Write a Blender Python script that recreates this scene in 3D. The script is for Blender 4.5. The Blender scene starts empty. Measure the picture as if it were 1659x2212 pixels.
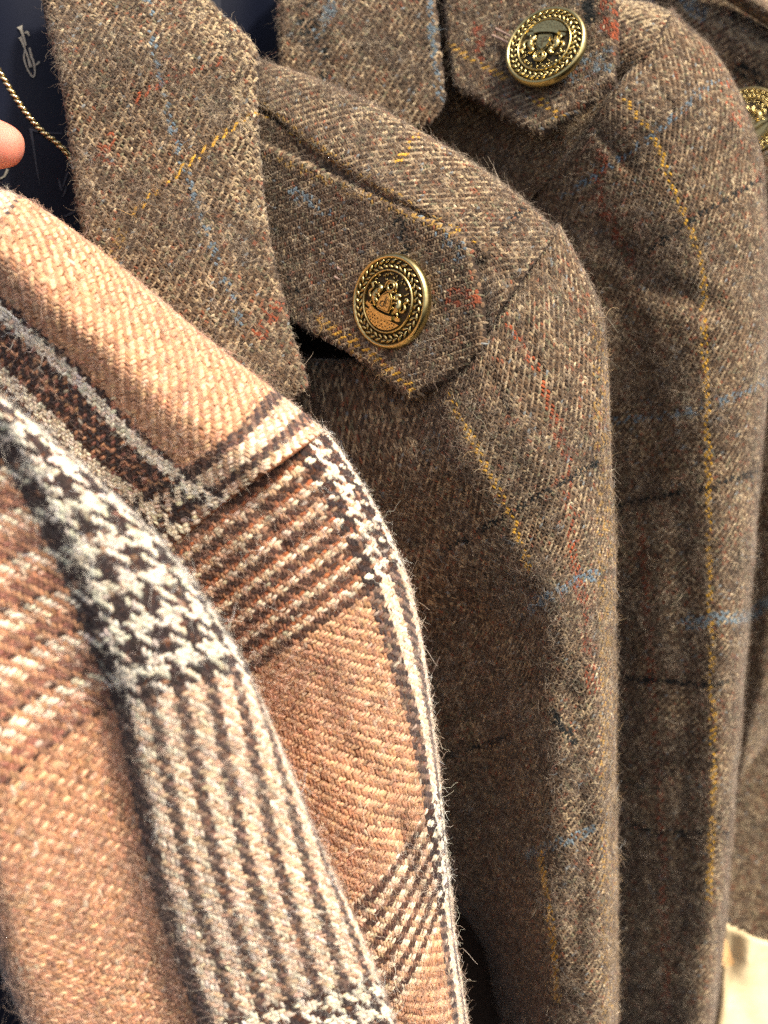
import bpy, math, random
import numpy as np
from mathutils import Matrix, Vector

# ------------------------------------------------------------------ camera, sky, sun, exposure
SC = bpy.context.scene
COL = SC.collection
W0, H0, FPX = 1659.0, 2212.0, 2593.5          # working pixel frame of the photograph and focal length in those pixels
PITCH = 22.0
cam = bpy.data.cameras.new('camera'); cam_ob = bpy.data.objects.new('camera', cam); COL.objects.link(cam_ob)
cam.sensor_fit = 'VERTICAL'; cam.sensor_height = 36.0; cam.sensor_width = 27.0; cam.lens = 36.0 * FPX / H0
cam.clip_start = 0.01; cam.clip_end = 200.0
cam_ob.location = (0, -0.35, 1.50); cam_ob.rotation_euler = (math.radians(90 - PITCH), 0, 0)
cam.dof.use_dof = True; cam.dof.focus_distance = 0.335; cam.dof.aperture_fstop = 11.0
SC.camera = cam_ob
SUN_EL, SUN_AZ = 58.0, 122.0                    # azimuth clockwise from +Y (the way the camera looks)
world = bpy.data.worlds.new('World'); SC.world = world; world.use_nodes = True
wn = world.node_tree
sky = wn.nodes.new('ShaderNodeTexSky'); sky.sky_type = 'NISHITA'; sky.sun_disc = False
sky.sun_elevation = math.radians(SUN_EL); sky.sun_rotation = math.radians(SUN_AZ)
sky.air_density = 0.8; sky.dust_density = 6.0; sky.ozone_density = 0.6
bg = wn.nodes['Background']; bg.inputs['Strength'].default_value = 0.14
wn.links.new(sky.outputs[0], bg.inputs[0])
sun = bpy.data.lights.new('sun', 'SUN'); sun.energy = 3.8; sun.angle = math.radians(5.0); sun.color = (1.0, 0.91, 0.78)
sun_ob = bpy.data.objects.new('sun', sun); COL.objects.link(sun_ob)
_e, _a = math.radians(SUN_EL), math.radians(SUN_AZ)
SUNDIR = Vector((math.sin(_a) * math.cos(_e), math.cos(_a) * math.cos(_e), math.sin(_e)))
sun_ob.rotation_euler = SUNDIR.to_track_quat('Z', 'Y').to_euler(); sun_ob.location = (0.5, -0.5, 3)
SC.view_settings.view_transform = 'Standard'; SC.view_settings.look = 'None'
SC.view_settings.exposure = 0.72; SC.view_settings.gamma = 1.0
SC.render.engine = 'CYCLES'; SC.cycles.use_denoising = False
SC.cycles.max_bounces = 6; SC.cycles.diffuse_bounces = 3

RX = np.array(Matrix.Rotation(math.radians(90 - PITCH), 3, 'X')); CL = np.array(cam_ob.location)
rng = np.random.default_rng(7)
def unproj(p):                                  # (...,3) pixel x, pixel y, depth mm -> camera-space mm
    p = np.asarray(p, float); d = p[..., 2]
    return np.stack([(p[..., 0] - W0 / 2) / FPX * d, -(p[..., 1] - H0 / 2) / FPX * d, -d], -1)
def proj(c):
    d = -c[..., 2]
    return np.stack([c[..., 0] / d * FPX + W0 / 2, -c[..., 1] / d * FPX + H0 / 2], -1)
def to_world(c): return (np.asarray(c, float) * 0.001) @ RX.T + CL
def hexc(h):
    v = np.array([int(h[i:i + 2], 16) for i in (1, 3, 5)]) / 255.0
    return np.where(v <= 0.04045, v / 12.92, ((v + 0.055) / 1.055) ** 2.4)

# ------------------------------------------------------------------ materials
def new_mat(name):
    m = bpy.data.materials.new(name); m.use_nodes = True
    return m, m.node_tree.nodes, m.node_tree.links, m.node_tree.nodes['Principled BSDF']
def yarn_material(name, sheen):
    m, n, l, b = new_mat(name)
    at = n.new('ShaderNodeAttribute'); at.attribute_name = 'col'
    tc = n.new('ShaderNodeTexCoord')
    nz = n.new('ShaderNodeTexNoise'); nz.inputs['Scale'].default_value = 2600; nz.inputs['Detail'].default_value = 3
    l.new(tc.outputs['Object'], nz.inputs['Vector'])
    mr = n.new('ShaderNodeMapRange'); mr.inputs[1].default_value = 0.3; mr.inputs[2].default_value = 0.7
    mr.inputs[3].default_value = 0.62; mr.inputs[4].default_value = 1.3
    l.new(nz.outputs['Fac'], mr.inputs[0])
    mx = n.new('ShaderNodeVectorMath'); mx.operation = 'SCALE'
    l.new(at.outputs['Color'], mx.inputs[0]); l.new(mr.outputs[0], mx.inputs['Scale'])
    l.new(mx.outputs[0], b.inputs['Base Color'])
    b.inputs['Roughness'].default_value = 0.95; b.inputs['Specular IOR Level'].default_value = 0.15
    b.inputs['Sheen Weight'].default_value = sheen; b.inputs['Sheen Roughness'].default_value = 0.5
    bp = n.new('ShaderNodeBump'); bp.inputs['Strength'].default_value = 0.6; bp.inputs['Distance'].default_value = 0.0002
    l.new(nz.outputs['Fac'], bp.inputs['Height']); l.new(bp.outputs[0], b.inputs['Normal'])
    return m
def plain(name, col, rough=0.8, metal=0.0, spec=0.3, noise=0.0, nscale=300, bump=0.0, sheen=0.0):
    m, n, l, b = new_mat(name)
    b.inputs['Roughness'].default_value = rough; b.inputs['Metallic'].default_value = metal
    b.inputs['Specular IOR Level'].default_value = spec; b.inputs['Sheen Weight'].default_value = sheen
    tc = n.new('ShaderNodeTexCoord'); nz = n.new('ShaderNodeTexNoise')
    nz.inputs['Scale'].default_value = nscale; nz.inputs['Detail'].default_value = 4
    l.new(tc.outputs['Object'], nz.inputs['Vector'])
    cr = n.new('ShaderNodeMapRange'); cr.inputs[1].default_value = 0.3; cr.inputs[2].default_value = 0.7
    cr.inputs[3].default_value = 1 - noise; cr.inputs[4].default_value = 1 + noise
    l.new(nz.outputs['Fac'], cr.inputs[0])
    mx = n.new('ShaderNodeVectorMath'); mx.operation = 'SCALE'; mx.inputs[0].default_value = tuple(col)
    l.new(cr.outputs[0], mx.inputs['Scale']); l.new(mx.outputs[0], b.inputs['Base Color'])
    if bump:
        bp = n.new('ShaderNodeBump'); bp.inputs['Strength'].default_value = 0.5; bp.inputs['Distance'].default_value = bump
        l.new(nz.outputs['Fac'], bp.inputs['Height']); l.new(bp.outputs[0], b.inputs['Normal'])
    return m
M = {
    'tweed': yarn_material('tweed_yarn', 0.25), 'camel': yarn_material('camel_yarn', 0.3),
    'tweed_base': plain('tweed_ground', hexc('#33281f'), 0.95, noise=0.3, nscale=900),
    'camel_base': plain('camel_ground', hexc('#6b4127'), 0.95, noise=0.3, nscale=900),
    'navy': plain('navy_satin', hexc('#070d1e'), 0.55, spec=0.18, noise=0.12, nscale=60, sheen=0.0),
    'gap_dark': plain('gap_shade', hexc('#10101a'), 0.7, spec=0.2, noise=0.2, nscale=80),  # near-black colour stands in for the shade in gaps between coats
    'gold': plain('antique_brass', (0.58, 0.46, 0.19), 0.29, metal=1.0, noise=0.22, nscale=900, bump=0.00005),
    'patina': plain('brass_patina', (0.055, 0.042, 0.022), 0.5, metal=0.6, noise=0.35, nscale=700),
    'chain': plain('chain_brass', (0.80, 0.66, 0.34), 0.2, metal=1.0, noise=0.05, nscale=900),
    'print': plain('gold_print', hexc('#8f8a7c'), 0.6, noise=0.15, nscale=800),
    'print_dim': plain('dim_print', hexc('#3d4048'), 0.6, noise=0.15, nscale=800),
    'cream': plain('cream_cotton', hexc('#d3bf96'), 0.85, noise=0.10, nscale=90, bump=0.0022),
    'tan': plain('tan_patch', hexc('#cfa874'), 0.85, noise=0.06, nscale=200),
}
m, n, l, b = new_mat('skin'); M['skin'] = m
b.inputs['Base Color'].default_value = (*hexc('#d98a72'), 1); b.inputs['Roughness'].default_value = 0.5
b.inputs['Subsurface Weight'].default_value = 0.35; b.inputs['Subsurface Radius'].default_value = (1.0, 0.35, 0.2)
b.inputs['Subsurface Scale'].default_value = 0.004
nz = n.new('ShaderNodeTexNoise'); nz.inputs['Scale'].default_value = 700; nz.inputs['Detail'].default_value = 5
bp = n.new('ShaderNodeBump'); bp.inputs['Strength'].default_value = 0.4; bp.inputs['Distance'].default_value = 0.0004
l.new(nz.outputs['Fac'], bp.inputs['Height']); l.new(bp.outputs[0], b.inputs['Normal'])
m, n, l, b = new_mat('wool_fuzz'); M['fuzz'] = m
at = n.new('ShaderNodeAttribute'); at.attribute_name = 'col'
l.new(at.outputs['Color'], b.inputs['Base Color']); b.inputs['Roughness'].default_value = 0.8
b.inputs['Specular IOR Level'].default_value = 0.2

# ------------------------------------------------------------------ scene tree helpers
def thing(name, label, cat, px, group=None):
    o = bpy.data.objects.new(name, None); COL.objects.link(o)
    o.location = to_world(unproj(px)); o.empty_display_size = 0.02
    o['label'] = label; o['category'] = cat
    if group: o['group'] = group
    return o
def put(o, parent, kind=None, label=None):
    COL.objects.link(o)
    if parent is not None:
        o.parent = parent
        base = parent
        while base.parent is not None: base = base.parent
        if parent.type == 'EMPTY' and parent.parent is None:
            o.matrix_parent_inverse = Matrix.Translation(parent.location).inverted()
    if kind: o['kind'] = kind
    if label: o['label'] = label
    return o
def mesh_np(name, verts, faces, mat, smooth=True, cols=None):
    """verts (N,3) world, faces (F,k) int array or list of lists."""
    me = bpy.data.meshes.new(name)
    verts = np.asarray(verts, np.float32)
    if isinstance(faces, np.ndarray):
        F, k = faces.shape
        me.vertices.add(len(verts)); me.vertices.foreach_set('co', verts.ravel())
        me.loops.add(F * k); me.loops.foreach_set('vertex_index', faces.ravel().astype(np.int32))
        me.polygons.add(F); me.polygons.foreach_set('loop_start', (np.arange(F) * k).astype(np.int32))
        me.update(calc_edges=True)
    else:
        me.from_pydata([tuple(v) for v in verts], [], [tuple(f) for f in faces]); me.update()
    if smooth: me.polygons.foreach_set('use_smooth', np.ones(len(me.polygons), bool))
    if cols is not None:
        a = me.color_attributes.new('col', 'FLOAT_COLOR', 'POINT')
        a.data.foreach_set('color', np.concatenate([cols, np.ones((len(cols), 1))], 1).astype(np.float32).ravel())
    me.materials.append(mat)
    return me

# ------------------------------------------------------------------ cloth panels
def catmull(P, sub):
    """Catmull-Rom along axis 0."""
    n = len(P); e0 = 2 * P[0] - P[1]; e1 = 2 * P[-1] - P[-2]
    Q = np.concatenate([e0[None], P, e1[None]], 0)
    out = []
    for k in range(n - 1):
        p0, p1, p2, p3 = Q[k], Q[k + 1], Q[k + 2], Q[k + 3]
        for a in np.arange(sub) / sub:
            out.append(0.5 * (2 * p1 + (p2 - p0) * a + (2 * p0 - 5 * p1 + 4 * p2 - p3) * a * a + (3 * p1 - p0 - 3 * p2 + p3) * a ** 3))
    out.append(P[-1]); return np.array(out)
def poly_dist(P, poly):
    """signed distance (positive inside) of points (N,2) to polygon."""
    poly = np.asarray(poly, float); best = np.full(len(P), 1e9); inside = np.zeros(len(P), bool)
    for a, b in zip(poly, np.roll(poly, -1, 0)):
        ab = b - a; t = np.clip(((P - a) @ ab) / max(ab @ ab, 1e-9), 0, 1)
        best = np.minimum(best, np.hypot(*(P - a - t[:, None] * ab).T))
        c = ((a[1] > P[:, 1]) != (b[1] > P[:, 1]))
        xi = (b[0] - a[0]) * (P[:, 1] - a[1]) / (b[1] - a[1] + 1e-12) + a[0]
        inside ^= c & (P[:, 0] < xi)
    return np.where(inside, best, -best)
def line_dist(P, line):
    line = np.asarray(line, float); best = np.full(len(P), 1e9)
    for a, b in zip(line[:-1], line[1:]):
        ab = b - a; t = np.clip(((P - a) @ ab) / max(ab @ ab, 1e-9), 0, 1)
        best = np.minimum(best, np.hypot(*(P - a - t[:, None] * ab).T))
    return best
def smooth_poly(poly, n=2):
    p = np.asarray(poly, float)
    for _ in range(n):
        q = np.roll(p, -1, 0); p = np.stack([0.75 * p + 0.25 * q, 0.25 * p + 0.75 * q], 1).reshape(-1, 2)
    return p

class Panel:
    def __init__(s, ctrl, pitch, refc=None, theta=0.0, clip=None, roll=None, wrinkle=0.5, seed=0, sub=10, round_clip=1, creases=()):
        C = unproj(np.array(ctrl, float))
        X = catmull(np.swapaxes(catmull(C, sub), 0, 1), sub); X = np.swapaxes(X, 0, 1)   # rows, cols, 3
        nv, nu = X.shape[:2]
        r = np.random.default_rng(seed + 11)
        if wrinkle:
            for _ in range(7):
                k = r.normal(size=3) * r.uniform(0.03, 0.13); X[..., 2] += wrinkle * 0.28 * np.sin(X @ k + r.uniform(0, 6.28))
        for line, wd, dep in creases:
            d = line_dist(proj(X).reshape(-1, 2), line).reshape(nv, nu); ramp = np.clip((nu - 2 * sub - np.arange(nu)) / sub, 0, 1)[None]
            X = X * (1 + ramp * dep * np.exp(-(d / wd) ** 2) / -X[..., 2])[..., None]
        refc = (len(ctrl[0]) // 2) if refc is None else refc
        rc = int(refc * sub)
        seg = np.linalg.norm(np.diff(X, axis=1), axis=2); S = np.concatenate([np.zeros((nv, 1)), np.cumsum(seg, 1)], 1); S -= S[:, rc:rc + 1]
        tseg = np.linalg.norm(np.diff(X[:, rc], axis=0), axis=1); T = np.concatenate([[0], np.cumsum(tseg)])
        s.pitch, s.theta, h = pitch, math.radians(theta), pitch / 2
        s.s0, s.t0, s.h = S.min(), 0.0, h
        sg = np.arange(S.min(), S.max(), h); tg = np.arange(0, T[-1], h)
        G = np.full((nv, len(sg), 3), np.nan); cols = np.arange(nu)
        for k in range(nv):
            u = np.interp(sg, S[k], cols, left=np.nan, right=np.nan); ok = ~np.isnan(u)
            for c in range(3): G[k, ok, c] = np.interp(u[ok], cols, X[k, :, c])
        fv = np.interp(tg, T, np.arange(nv)); a = np.clip(fv.astype(int), 0, nv - 2); f = (fv - a)[:, None, None]
        Wl = G[a] * (1 - f) + G[a + 1] * f
        s.W = Wl; s.nt, s.ns = Wl.shape[:2]
        s._normals()
        if clip is not None:
            cp = smooth_poly(clip, round_clip); px = proj(s.W).reshape(-1, 2); bad = np.isnan(px[:, 0])
            d = poly_dist(np.nan_to_num(px, nan=-1e5), cp).reshape(s.nt, s.ns)
            if roll:
                rad, dep = roll; q = np.clip(1 - d / rad, 0, 1.0)
                s.W = s.W - s.N * (dep * (1 - np.sqrt(np.clip(1 - q * q, 0, 1))))[..., None]
            s.W[d < 0] = np.nan; s._normals()
    def _normals(s):
        gt = np.empty_like(s.W); gs = np.empty_like(s.W)
        W = s.W
        def fill(A, axis):
            d = np.diff(W, axis=axis)
            pad = np.full_like(np.take(W, [0], axis=axis), np.nan)
            f = np.concatenate([d, pad], axis); b = np.concatenate([pad, d], axis)
            return np.where(np.isnan(f), b, f)
        gt = fill(gt, 0); gs = fill(gs, 1)
        N = np.cross(gs, gt); N /= np.linalg.norm(N, axis=-1, keepdims=True) + 1e-12
        if np.nanmedian(N[..., 2]) < 0: N = -N
        s.N = N
    def sample(s, a, b):
        """lattice coordinates in mm (thread frame) -> position, normal (camera mm); nan outside"""
        ct, st = math.cos(s.theta), math.sin(s.theta)
        S = ct * a - st * b; T = st * a + ct * b
        fs = (S - s.s0) / s.h; ft = T / s.h
        ok = (fs >= 0) & (fs < s.ns - 1.001) & (ft >= 0) & (ft < s.nt - 1.001)
        fs = np.where(ok, fs, 0); ft = np.where(ok, ft, 0)
        i = fs.astype(int); j = ft.astype(int); u = (fs - i)[..., None]; v = (ft - j)[..., None]
        def bl(A): return (A[j, i] * (1 - u) + A[j, i + 1] * u) * (1 - v) + (A[j + 1, i] * (1 - u) + A[j + 1, i + 1] * u) * v
        P, N = bl(s.W), bl(s.N); P = np.where(ok[..., None], P, np.nan)
        return P, N
    def idx_at(s, x, y):
        d = np.nan_to_num(np.hypot(*(np.moveaxis(proj(s.W), -1, 0) - np.array([x, y])[:, None, None])), nan=1e9)
        z = np.nan_to_num(-s.W[..., 2], nan=1e9); d = d + (z - np.nanmin(-s.W[..., 2])) * 0.05
        j, i = np.unravel_index(np.argmin(d), d.shape)
        S = s.s0 + i * s.h; T = j * s.h; ct, st = math.cos(s.theta), math.sin(s.theta)
        return (ct * S + st * T) / s.pitch, (-st * S + ct * T) / s.pitch
    def range(s):
        c = []
        ct, st = math.cos(s.theta), math.sin(s.theta)
        for S in (s.s0, s.s0 + s.ns * s.h):
            for T in (0, s.nt * s.h): c.append((ct * S + st * T, -st * S + ct * T))
        c = np.array(c) / s.pitch
        return np.floor(c.min(0)).astype(int), np.ceil(c.max(0)).astype(int)

def sheet(p, name, parent, mat, step=2, off=-0.25):
    W = (p.W + p.N * off)[::step, ::step]; nt, ns = W.shape[:2]; ok = ~np.isnan(W[..., 0])
    idx = np.arange(nt * ns).reshape(nt, ns)
    q = np.stack([idx[:-1, :-1], idx[:-1, 1:], idx[1:, 1:], idx[1:, :-1]], -1).reshape(-1, 4)
    q = q[ok.ravel()[q].all(1)]
    used = np.unique(q); re = np.zeros(nt * ns, int); re[used] = np.arange(len(used))
    me = mesh_np(name, to_world(W.reshape(-1, 3)[used]), re[q], mat)
    return put(bpy.data.objects.new(name, me), parent)
def weave(p, part, mat, colour, amp=0.42, wid=1.0, slant=24, jit=0.13, twill=1, hairs=1.0, hair_len=3.0, hair_r=0.035, hair_gain=1.12, seed=1, cull=True, skip=(), RINGS=4, LAT=3):
    """the floats of a two-by-two twill as small rounded yarn pieces, and the loose wool fibres"""
    r = np.random.default_rng(seed + 100); P = p.pitch
    lo, hi = p.range(); I, J = np.meshgrid(np.arange(lo[0], hi[0]), np.arange(lo[1], hi[1]), indexing='ij')
    I, J = I.ravel(), J.ravel(); m = (I + twill * J) % 4
    ctr, ori, wi, we = [], [], [], []
    a = m == 0
    ca = np.stack([I[a] + 0.0, J[a] + 0.5 * twill], 1)
    bsel = m == 2
    cb = np.stack([I[bsel] + 0.5, J[bsel] + 0.0], 1)
    ctr = np.concatenate([ca, cb]); ori = np.concatenate([np.zeros(len(ca), int), np.ones(len(cb), int)])
    pc, nc = p.sample(ctr[:, 0] * P, ctr[:, 1] * P)
    ok = ~np.isnan(pc[:, 0]) & ~np.isnan(nc[:, 0])
    px = proj(np.nan_to_num(pc, nan=-100.0))
    ok &= (px[:, 0] > -140) & (px[:, 0] < W0 + 140) & (px[:, 1] > -140) & (px[:, 1] < H0 + 140)
    if cull:
        view = -pc / np.linalg.norm(pc, axis=1, keepdims=True); ok &= (np.nan_to_num((view * nc).sum(1), nan=-1) > -0.45)
    for poly, mg in skip: ok &= poly_dist(px, poly) < mg
    ctr, ori, pc, px = ctr[ok], ori[ok], pc[ok], px[ok]; n = len(ctr)
    col = colour(ctr, ori, px, r)
    ctr = ctr + r.normal(size=(n, 2)) * jit
    k = np.linspace(-1, 1, RINGS); c = np.linspace(-1, 1, LAT) if LAT > 3 else np.array([-1, 0.0, 1]); K, Cc = np.meshgrid(k, c, indexing='ij'); K, Cc = K.ravel(), Cc.ravel()
    ln = 1.12 * r.uniform(0.9, 1.12, n); w = 0.56 * wid * r.uniform(0.82, 1.18, n); ht = amp * r.uniform(0.75, 1.3, n)
    th = np.radians(slant + r.normal(size=n) * 9) * np.where(ori == 0, 1, -1) * twill
    taper = np.sqrt(np.clip(1 - 0.72 * np.abs(K) ** 2.2, 0, 1))
    al = ln[:, None] * K[None]; la = w[:, None] * (Cc * taper)[None]
    al, la = al * np.cos(th)[:, None] - la * np.sin(th)[:, None], al * np.sin(th)[:, None] + la * np.cos(th)[:, None]
    A = ctr[:, 0:1] + np.where(ori[:, None] == 0, la, al); B = ctr[:, 1:2] + np.where(ori[:, None] == 0, al, la)
    pos, nor = p.sample(A * P, B * P)
    hgt = ht[:, None] * (np.sqrt(np.clip(1 - Cc ** 2, 0, 1)) * np.clip(1 - K ** 2 * 1.0, 0, 1) ** 0.55 * 1.35 - 0.45)[None] * P
    pos = pos + nor * hgt[..., None]
    good = ~np.isnan(pos).any((1, 2)); pos, col, ori_g, ctr_g = pos[good], col[good], ori[good], ctr[good]; n = len(pos)
    g = np.arange(RINGS * LAT).reshape(RINGS, LAT)
    q = np.stack([g[:-1, :-1], g[:-1, 1:], g[1:, 1:], g[1:, :-1]], -1).reshape(-1, 4)
    F = (np.arange(n)[:, None, None] * (RINGS * LAT) + q[None]).reshape(-1, 4)
    vc = np.repeat(col, RINGS * LAT, 0) * r.uniform(0.86, 1.14, (n * RINGS * LAT, 1))
    me = mesh_np('yarn_weave', to_world(pos.reshape(-1, 3)), F, mat, cols=np.clip(vc, 0, 1))
    ow = put(bpy.data.objects.new('yarn_weave', me), part, 'stuff')
    # fibres
    nh = int(n * hairs * 1.15)
    if nh:
        cl_ = ctr_g[:, 0] * P; cm_ = ctr_g[:, 1] * P; dens = 1 + 0.55 * np.sin(cl_ * 0.31 + seed) * np.sin(cm_ * 0.23 + 2 * seed) + 0.45 * np.sin(cl_ * 0.11 - cm_ * 0.13 + seed * 3)
        dens = np.clip(dens, 0.12, None); pick = r.choice(n, nh, p=dens / dens.sum()); base = ctr_g[pick] + r.uniform(-0.7, 0.7, (nh, 2))
        L = hair_len * np.clip(r.lognormal(-0.35, 0.55, nh), 0.2, 3.2); far = r.random(nh) < 0.0015; L = np.where(far, 9.0, L); PTS = 6
        ang = r.uniform(0, 6.28, nh); curl = r.normal(size=nh) * 1.7; lift = np.abs(r.normal(size=nh)) * 0.35 + 0.06
        lift = np.where(r.random(nh) < 0.06, lift + 0.45, lift); dip = r.uniform(-0.2, 0.9, nh); lift = np.where(far, 0.45, lift)
        q0, n0 = p.sample(base[:, 0] * P, base[:, 1] * P)
        e = 0.35
        q1, _ = p.sample((base[:, 0] + e) * P, base[:, 1] * P); t1 = q1 - q0; t1 /= np.linalg.norm(t1, axis=1, keepdims=True) + 1e-9
        t2 = np.cross(n0, t1)
        pts = [q0 + n0 * 0.12 * P]; hcur = np.zeros(nh)
        wob = r.normal(size=(PTS, nh)) * 0.45
        for z in range(1, PTS):
            f = z / (PTS - 1); aa = ang + curl * f + wob[z]; up = lift * (1 - dip * f * 1.4)
            d = t1 * np.cos(aa)[:, None] + t2 * np.sin(aa)[:, None] + n0 * up[:, None]
            pts.append(pts[-1] + d * (L / (PTS - 1))[:, None])
        pts = np.stack(pts, 1); okh = ~np.isnan(pts).any((1, 2)); pts = pts[okh]; nh = len(pts)
        hc = bpy.data.hair_curves.new('wool_fuzz'); hc.add_curves([PTS] * nh)
        hc.points.foreach_set('position', to_world(pts.reshape(-1, 3)).astype(np.float32).ravel())
        rad = (hair_r * 0.001) * (r.uniform(0.6, 1.3, nh) * np.where(far[okh], 1.6, 1.0))[:, None] * np.linspace(1, 0.45, PTS)[None]
        hc.points.foreach_set('radius', rad.astype(np.float32).ravel())
        at = hc.attributes.new('col', 'FLOAT_COLOR', 'CURVE'); cc = col[pick][okh]
        grey = cc.mean(1, keepdims=True); cc = np.clip((cc * 0.65 + grey * 0.35) * hair_gain * r.uniform(0.7, 1.5, (nh, 1)) + 0.012, 0, 0.85)
        at.data.foreach_set('color', np.concatenate([cc, np.ones((nh, 1))], 1).astype(np.float32).ravel())
        hc.materials.append(M['fuzz'])
        put(bpy.data.objects.new('wool_fuzz', hc), part, 'stuff')
    return n

# tweed colouring -------------------------------------------------
TW = {k: hexc(v) for k, v in dict(grey='#8d7a60', beige='#ab9673', fleck='#c8b692', moss='#6c6c52', taupe='#6c543c', brown='#493422', dark='#2d2117', rust='#84452a', mauve='#57463a',
      yellow='#c99a35', blue='#687982', orange='#a0512f', green='#171c1a', gold='#97763c', slate='#6d7b80').items()}
def tweed_colour(lines=(), tone=1.0):
    keys_w = ['brown', 'dark', 'taupe', 'mauve', 'rust', 'grey', 'beige', 'moss', 'fleck']; pw = [.25, .17, .22, .06, .05, .12, .08, .04, .01]
    keys_f = ['grey', 'beige', 'taupe', 'brown', 'slate', 'rust', 'dark', 'moss', 'fleck']; pf = [.24, .17, .22, .16, .03, .03, .08, .05, .02]
    cw = np.array([TW[k] for k in keys_w]); cf = np.array([TW[k] for k in keys_f])
    def f(ctr, ori, px, r):
        n = len(ctr)
        wcol = cw[r.choice(len(cw), n, p=pw)]; fcol = cf[r.choice(len(cf), n, p=pf)]
        c = np.where((ori == 0)[:, None], wcol, fcol)
        mean = np.where((ori == 0)[:, None], (cw * np.array(pw)[:, None]).sum(0), (cf * np.array(pf)[:, None]).sum(0))
        c = 0.64 * c + 0.36 * mean
        # drifting heather shades along the yarns
        key = np.where(ori == 0, np.round(ctr[:, 0]), np.round(ctr[:, 1]) + 5000)
        c = c * (1 + 0.12 * np.sin(key * 12.9898 + 4.0))[:, None]
        c = c * r.uniform(0.74, 1.26, (n, 1))
        for (pl, key, wd, prob, which) in lines:
            d = line_dist(px, pl); hit = (d < wd) & (r.random(n) < prob)
            if which is not None: hit &= (ori == which) | ((r.random(n) < 0.3) & (key in ('green', 'blue')))
            c[hit] = TW[key] * r.uniform(0.75, 1.2, (hit.sum(), 1))
        return np.clip(c * tone, 0, 1)
    return f
# camel plaid colouring -------------------------------------------
CM = {k: hexc(v) for k, v in dict(camel='#b0805e', peach='#d5a982', rust='#a9633d', cream='#e6d6b8', white='#ddd2bb', black='#3a2e2b', brown='#412a20', mauve='#8d5e4c', grey='#7f7268', pink='#d9b394').items()}
def plaid_colour(warp, weft, mot=0.24, over=None, tint=0.34):
    def f(ctr, ori, px, r):
        n = len(ctr); c = np.zeros((n, 3))
        wi = np.round(ctr[:, 0]).astype(int); fj = np.round(ctr[:, 1]).astype(int)
        for u in np.unique(wi): c[(ori == 0) & (wi == u)] = CM[warp(int(u))]
        for u in np.unique(fj): c[(ori == 1) & (fj == u)] = CM[weft(int(u))]
        if over:
            for k in np.nonzero(ori == 1)[0]:
                o_ = over(int(wi[k]), int(fj[k]))
                if o_: c[k] = CM[o_]
        # loose wool from the crossing yarns tints each float
        c2 = c.copy(); pl_ = np.array([CM['camel'], CM['peach']]); plainy = lambda q: bool((np.abs(pl_ - q).max(1) < 0.12).any())
        for k in range(n):
            if ori[k] == 0: o_ = CM[weft(int(math.floor(ctr[k, 1])))] + CM[weft(int(math.floor(ctr[k, 1])) + 1)]
            else: o_ = CM[warp(int(math.floor(ctr[k, 0])))] + CM[warp(int(math.floor(ctr[k, 0])) + 1)]
            q_ = o_ * 0.5; tt = tint + 0.14 if q_.mean() < 0.12 else (0.12 if (c[k].mean() > 0.5 or c[k].mean() < 0.1) else 0.42)
            if over and over(int(wi[k]), int(fj[k])): continue
            if plainy(c[k]) != plainy(q_): c2[k] = np.exp(np.log(c[k] + .004) * (1 - tt) + np.log(q_ + .004) * tt)
        sw = r.random(n) < 0.11; c2[sw] = c2[r.permutation(n)][sw] * 0.5 + c2[sw] * 0.5
        c = c2 * (1 + 0.07 * np.sin(wi * 7.7 + 1.3 * np.sin(fj * 0.9)))[:, None]
        return np.clip(c * r.uniform(1 - mot, 1 + mot, (n, 1)) * (1 + r.normal(size=(n, 3)) * 0.035), 0, 1)
    return f
def cols(rows, offs, base, wr=None, wl=None):
    """rows of pixel points + per-column depth offsets + per-row base depth; wr / wl add columns that turn the cloth away behind its edge"""
    out = []
    for k, row in enumerate(rows):
        o = offs[k] if isinstance(offs[0], (list, tuple)) else offs
        r_ = [(x, y, base[k] + d) for (x, y), d in zip(row, o)]
        if wr:
            for dx, dy, dd in wr: r_.append((row[-1][0] + dx, row[-1][1] + dy, base[k] + dd))
        if wl:
            for dx, dy, dd in wl: r_.insert(0, (row[0][0] + dx, row[0][1] + dy, base[k] + dd))
        out.append(r_)
    return out

# ================================================================== the coats
G_T, G_C = 'brown tweed coats hanging in a row', 'camel plaid coats hanging in front'
PT, PC, PN = 0.68, 0.9, 0.95
NEAR_SIL = [(-300, 860), (-40, 860), (0, 880), (100, 950), (200, 1040), (300, 1130), (380, 1220), (440, 1300), (490, 1390), (540, 1480), (580, 1570), (620, 1680), (660, 1780), (700, 1870), (745, 1960), (790, 2070), (830, 2180), (880, 2320), (900, 2600), (-300, 2600)]
CAMEL_SIL = [(-300, 380), (-70, 392), (60, 442), (200, 540), (340, 655), (480, 770), (600, 860), (700, 940), (780, 1050), (850, 1190), (895, 1330), (925, 1520), (950, 1750), (975, 2000), (1002, 2180), (1024, 2380), (1030, 2600), (-300, 2600)]
T1_SIL = [(470, 96), (568, 134), (680, 174), (800, 228), (940, 310), (1060, 385), (1150, 455), (1203, 507), (1284, 668), (1304, 820), (1319, 1140), (1324, 1555), (1329, 2372), (1330, 2600), (-300, 2600), (-300, 0), (470, 0)]
EP1 = [(520, 275), (600, 313), (682, 349), (796, 405), (880, 445), (960, 478), (1014, 514), (1034, 600), (1043, 660), (1047, 750), (1010, 792), (945, 836), (884, 866), (850, 850), (792, 800), (727, 757), (651, 719), (560, 660)]
CO1 = [(60, -120), (80, 0), (110, 130), (135, 280), (150, 400), (170, 520), (215, 680), (280, 820), (400, 900), (560, 890), (640, 862), (674, 846), (670, 800), (650, 745), (626, 660), (602, 560), (582, 440), (572, 330), (561, 220), (567, 105), (545, 62), (470, 0), (380, -120)]
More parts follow.
